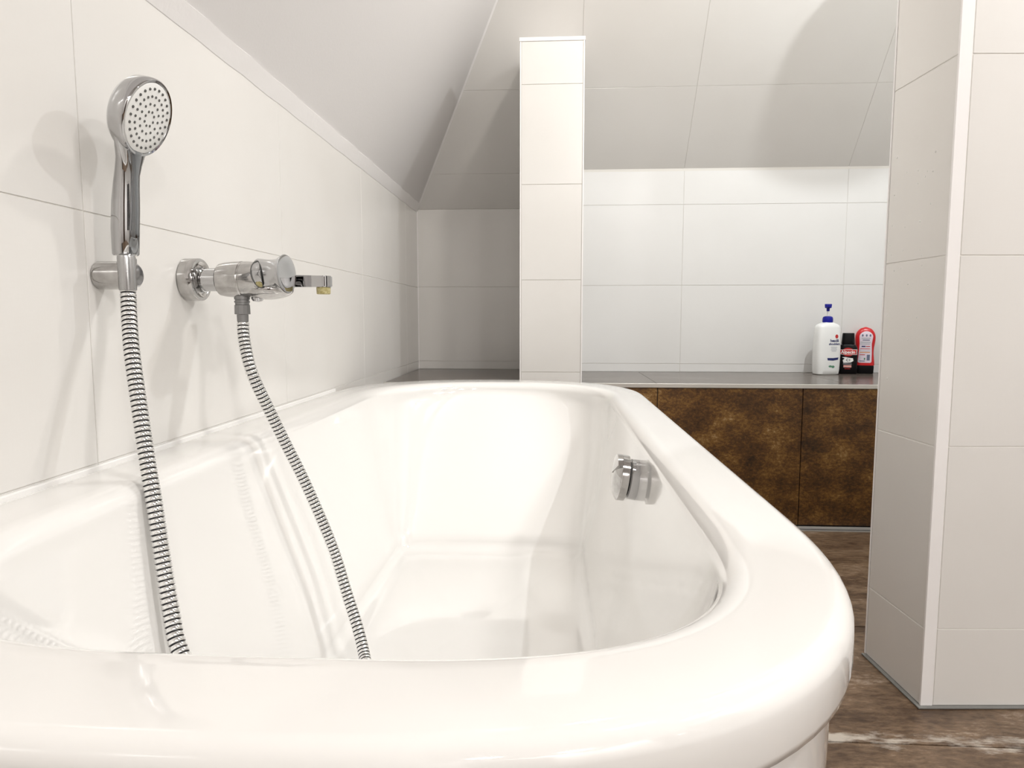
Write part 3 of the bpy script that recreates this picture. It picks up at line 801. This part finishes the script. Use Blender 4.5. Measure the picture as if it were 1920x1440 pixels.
M_REDP = simple('red_print', (0.50, 0.02, 0.02), 0.45)
M_BLACK = simple('black_plastic', (0.004, 0.004, 0.005), 0.3, spec=0.2)
M_RED = simple('red_plastic', (0.58, 0.012, 0.016), 0.28)
M_LAV = simple('lavender_label', (0.72, 0.64, 0.72), 0.45)
M_WP = simple('white_print', (0.88, 0.88, 0.86), 0.5)
M_ORG = simple('orange_print', (0.70, 0.32, 0.12), 0.5)
M_SLB = simple('slate_blue_print', (0.14, 0.16, 0.24), 0.5)
M_CLEAR = simple('milky_tube', (0.80, 0.80, 0.80), 0.3)

# tall white pump bottle, label side turned towards the shower
b1 = thing('pump_bottle', 'tall white shampoo bottle with blue pump standing on the brown ledge', 'bottle', (1.178, 3.008, LEDGE_Z + 0.0005), R(14))
S1B = [(0.0, 0.047, 0.028), (0.003, 0.051, 0.031), (0.02, 0.0535, 0.033), (0.08, 0.0555, 0.034), (0.15, 0.0545, 0.033), (0.20, 0.0505, 0.031), (0.210, 0.047, 0.028), (0.216, 0.038, 0.024), (0.221, 0.024, 0.020), (0.223, 0.018, 0.017)]
bd = super_loft('bottle_body', S1B, M_BW, b1, n=3.6, seg=72)
lathe('pump_collar', [(0.2225, 0.0205), (0.225, 0.0212), (0.238, 0.0212), (0.246, 0.0185), (0.249, 0.012), (0.2495, 0.004)], (0, 0, 0), (0, 0, 1), M_BLUE, b1, seg=36)
lathe('pump_stem', [(0.249, 0.0042), (0.272, 0.0042)], (0, 0, 0), (0, 0, 1), M_CLEAR, b1, seg=16)
pump = lathe('pump_head', [(0.270, 0.006), (0.2825, 0.0068), (0.284, 0.013), (0.298, 0.0145), (0.3005, 0.0135)], (0, 0, 0), (0, 0, 1), M_BLUE, b1, seg=28)
bm = bmesh.new(); box(bm, -0.0065, 0.0065, -0.045, 0.0, 0.286, 0.2985, 0.002); bmesh.ops.transform(bm, matrix=Matrix.Rotation(R(-35), 4, 'Z'), verts=bm.verts); bm_obj('nozzle', bm, M_BLUE, pump)
FYF = -0.0345
text_mesh('brand_print', 'head&', 0.0165, M_NAVY, bd, FRONT(0.014, FYF - 0.0006, 0.145), bold=0.0005)
text_mesh('brand_print', 'shoulders', 0.0135, M_NAVY, bd, FRONT(0.014, FYF - 0.0006, 0.131), bold=0.0004)
flat_poly('red_emblem', ellipse(0.024, 0.163, 0.0075, 0.0085), FYF - 0.0004, M_REDP, bd)
for k, wd in enumerate((0.030, 0.026, 0.029, 0.022)):
    flat_poly('small_print', rect(0.012 - wd / 2, 0.012 + wd / 2, 0.1165 - k * 0.0056, 0.119 - k * 0.0056), FYF - 0.0004, M_GREYP, bd)
flat_poly('navy_band', [(-0.018, 0.072), (-0.016, 0.062), (0.010, 0.0605), (0.034, 0.064), (0.036, 0.074), (0.010, 0.0715)], FYF - 0.0006, M_NAVY, bd)
flat_poly('leaf_print', ellipse(-0.002, 0.036, 0.008, 0.0045, 14), FYF - 0.0003, M_GREEN, bd)
flat_poly('leaf_print', ellipse(0.011, 0.034, 0.0075, 0.0055, 14), FYF - 0.0003, M_GREEN, bd)

wrap_children(bd, S1B, 3.6)
# small black bottle
b2 = thing('black_bottle', 'small black shampoo bottle with red emblem beside the white pump bottle', 'bottle', (1.283, 3.045, LEDGE_Z + 0.0005), R(-18))
S2B = [(0.0, 0.036, 0.019), (0.003, 0.0385, 0.021), (0.03, 0.0395, 0.022), (0.09, 0.0395, 0.022), (0.112, 0.0375, 0.021), (0.122, 0.033, 0.019), (0.127, 0.027, 0.017), (0.129, 0.022, 0.016)]
bd2 = super_loft('bottle_body', S2B, M_BLACK, b2, n=3.2, seg=72)
super_loft('cap', [(0.129, 0.0255, 0.018), (0.131, 0.0265, 0.0185), (0.174, 0.0235, 0.0168), (0.1765, 0.022, 0.0155)], M_BLACK, b2, n=2.8)
fy = -0.0226
flat_poly('emblem_oval', ellipse(0.0, 0.095, 0.024, 0.0185), fy - 0.0006, M_REDP, bd2)
pl1 = flat_poly('emblem_plate', [(-0.0365, 0.105), (-0.034, 0.095), (-0.0365, 0.085), (0.036, 0.083), (0.0345, 0.095), (0.036, 0.1065)][::-1], fy - 0.0012, M_WP, bd2)
pl2 = flat_poly('emblem_plate', [(-0.0345, 0.1035), (-0.032, 0.095), (-0.0345, 0.0868), (0.034, 0.0848), (0.0325, 0.095), (0.034, 0.1045)][::-1], fy - 0.0018, M_REDP, bd2)
text_mesh('brand_print', 'Alpecin', 0.0185, M_WP, bd2, FRONT(0.0, fy - 0.0024, 0.0945), bold=0.0005)
flat_poly('white_swoosh', [(-0.023, 0.072), (-0.012, 0.0665), (-0.020, 0.060), (-0.017, 0.048), (0.012, 0.050), (0.022, 0.057), (0.020, 0.0685), (0.0, 0.071), (-0.010, 0.0735)], fy - 0.0005, M_WP, bd2)
text_mesh('print', 'C1', 0.015, M_BLACK, bd2, FRONT(0.002, fy - 0.0010, 0.0600), bold=0.0003)
flat_poly('small_print', rect(-0.018, 0.016, 0.0425, 0.0448), fy - 0.0004, M_GREYP, bd2)
flat_poly('pale_patch', rect(-0.016, 0.015, 0.0285, 0.0385), fy - 0.0004, simple('salmon_print', (0.72, 0.36, 0.32), 0.5), bd2)
flat_poly('small_print', rect(-0.011, 0.011, 0.0215, 0.0235), fy - 0.0004, M_REDP, bd2)

for ch in bd2.children:
    ch['lift'] = {'emblem_oval': 0.0003, 'brand_print': 0.0016, 'print': 0.0010}.get(ch.name.split('.')[0], 0.0005)
pl1['lift'] = 0.0007; pl2['lift'] = 0.0011
wrap_children(bd2, S2B, 3.2)
# red squeeze bottle standing on its black cap
b3 = thing('red_bottle', 'red squeeze bottle standing on its black cap next to the black bottle', 'bottle', (1.364, 3.066, LEDGE_Z + 0.0005), R(-18))
super_loft('cap', [(0.0, 0.036, 0.017), (0.002, 0.0375, 0.018), (0.030, 0.0385, 0.019), (0.036, 0.037, 0.0185)], M_BLACK, b3, n=2.8)
secs = []
for k in range(0, 29):
    t = k / 28; z = 0.036 + 0.166 * t
    if t < 0.72: a = 0.0385 + 0.0025 * math.cos((t / 0.72) * 2 * math.pi) - 0.001
    else: a = 0.040 * math.sqrt(max(0.0, 1 - ((t - 0.72) / 0.281) ** 2))
    secs.append((z, max(a, 0.003), 0.0195 * (1 if t < 0.72 else max(0.15, math.sqrt(max(0.0, 1 - ((t - 0.72) / 0.285) ** 2))))))
S3B = list(secs)
bd3 = super_loft('bottle_body', secs, M_RED, b3, n=2.5, seg=72)
fy = -0.0200
lab = []
for k in range(0, 13):
    a = R(15 * k); lab.append((0.002 + 0.0265 * math.cos(a), 0.160 + 0.024 * math.sin(a)))
lab += [(-0.0225, 0.13), (-0.0245, 0.09), (-0.027, 0.052), (-0.023, 0.0475), (0.022, 0.0475), (0.0265, 0.052), (0.0265, 0.09), (0.0245, 0.13)]
flat_poly('label', lab, fy - 0.0003, M_LAV, bd3)
y2 = fy - 0.0008
for cx in (-0.0125, 0.003, 0.0175):
    flat_poly('icon', ellipse(cx, 0.166, 0.0036, 0.0055, 12), y2, M_SLB, bd3)
for k, (x0, x1, z0, z1, m) in enumerate(((-0.016, 0.018, 0.151, 0.1565, M_GREYP), (-0.012, 0.016, 0.144, 0.1475, M_SLB), (-0.020, 0.019, 0.134, 0.139, M_GREYP), (-0.020, 0.018, 0.127, 0.131, M_GREYP), (-0.015, 0.0, 0.116, 0.121, M_NAVY), (0.002, 0.018, 0.117, 0.120, M_REDP), (-0.020, 0.019, 0.107, 0.1095, M_REDP), (-0.021, 0.019, 0.098, 0.101, M_GREYP), (-0.021, 0.019, 0.091, 0.0945, M_ORG), (-0.021, 0.0, 0.081, 0.084, M_REDP), (0.007, 0.019, 0.058, 0.083, M_SLB), (-0.004, 0.001, 0.060, 0.069, M_GREEN), (-0.021, 0.0, 0.0535, 0.0565, M_SLB))):
    flat_poly('label_print', rect(x0, x1, z0, z1), y2, m, bd3)

for ch in bd3.children: ch['lift'] = 0.0004 if ch.name.startswith('label') and 'print' not in ch.name else 0.0009
wrap_children(bd3, S3B, 2.5)
# ------------------------------------------------------------------ rain shower over the shower floor and the ceiling downlights (both above the frame)
rs = thing('rain_shower', 'round chrome rain shower head hanging from the ceiling over the shower', 'shower head', (1.135, 2.25, CEIL))
lathe('arm', [(-0.19, 0.008), (0.0, 0.008)], (0, 0, 0), (0, 0, 1), M_CHROME, rs, seg=20)
lathe('head', [(-0.210, 0.090), (-0.208, 0.095), (-0.202, 0.095), (-0.199, 0.088), (-0.190, 0.025), (-0.184, 0.012)], (0, 0, 0), (0, 0, 1), M_CHROME, rs, seg=48)

for x, y, pw, c, dia in DOWNLIGHTS:
    d_ = thing('ceiling_downlight', 'round recessed downlight in the flat white ceiling', 'lamp', (x, y, CEIL), 0, 'downlights in the flat ceiling')
    lathe('ring', [(-0.001, dia / 2 + 0.012), (-0.006, dia / 2 + 0.010), (-0.006, dia / 2 + 0.001), (-0.001, dia / 2)], (0, 0, 0), (0, 0, 1), M_TRIM, d_, seg=32, cap=False)
    L = bpy.data.lights.new('downlight', 'AREA'); L.shape = 'DISK'; L.size = dia; L.energy = pw; L.color = c
    lo_ = bpy.data.objects.new('downlight', L); col.objects.link(lo_); lo_.parent = d_; lo_.location = (0, 0, -0.007)
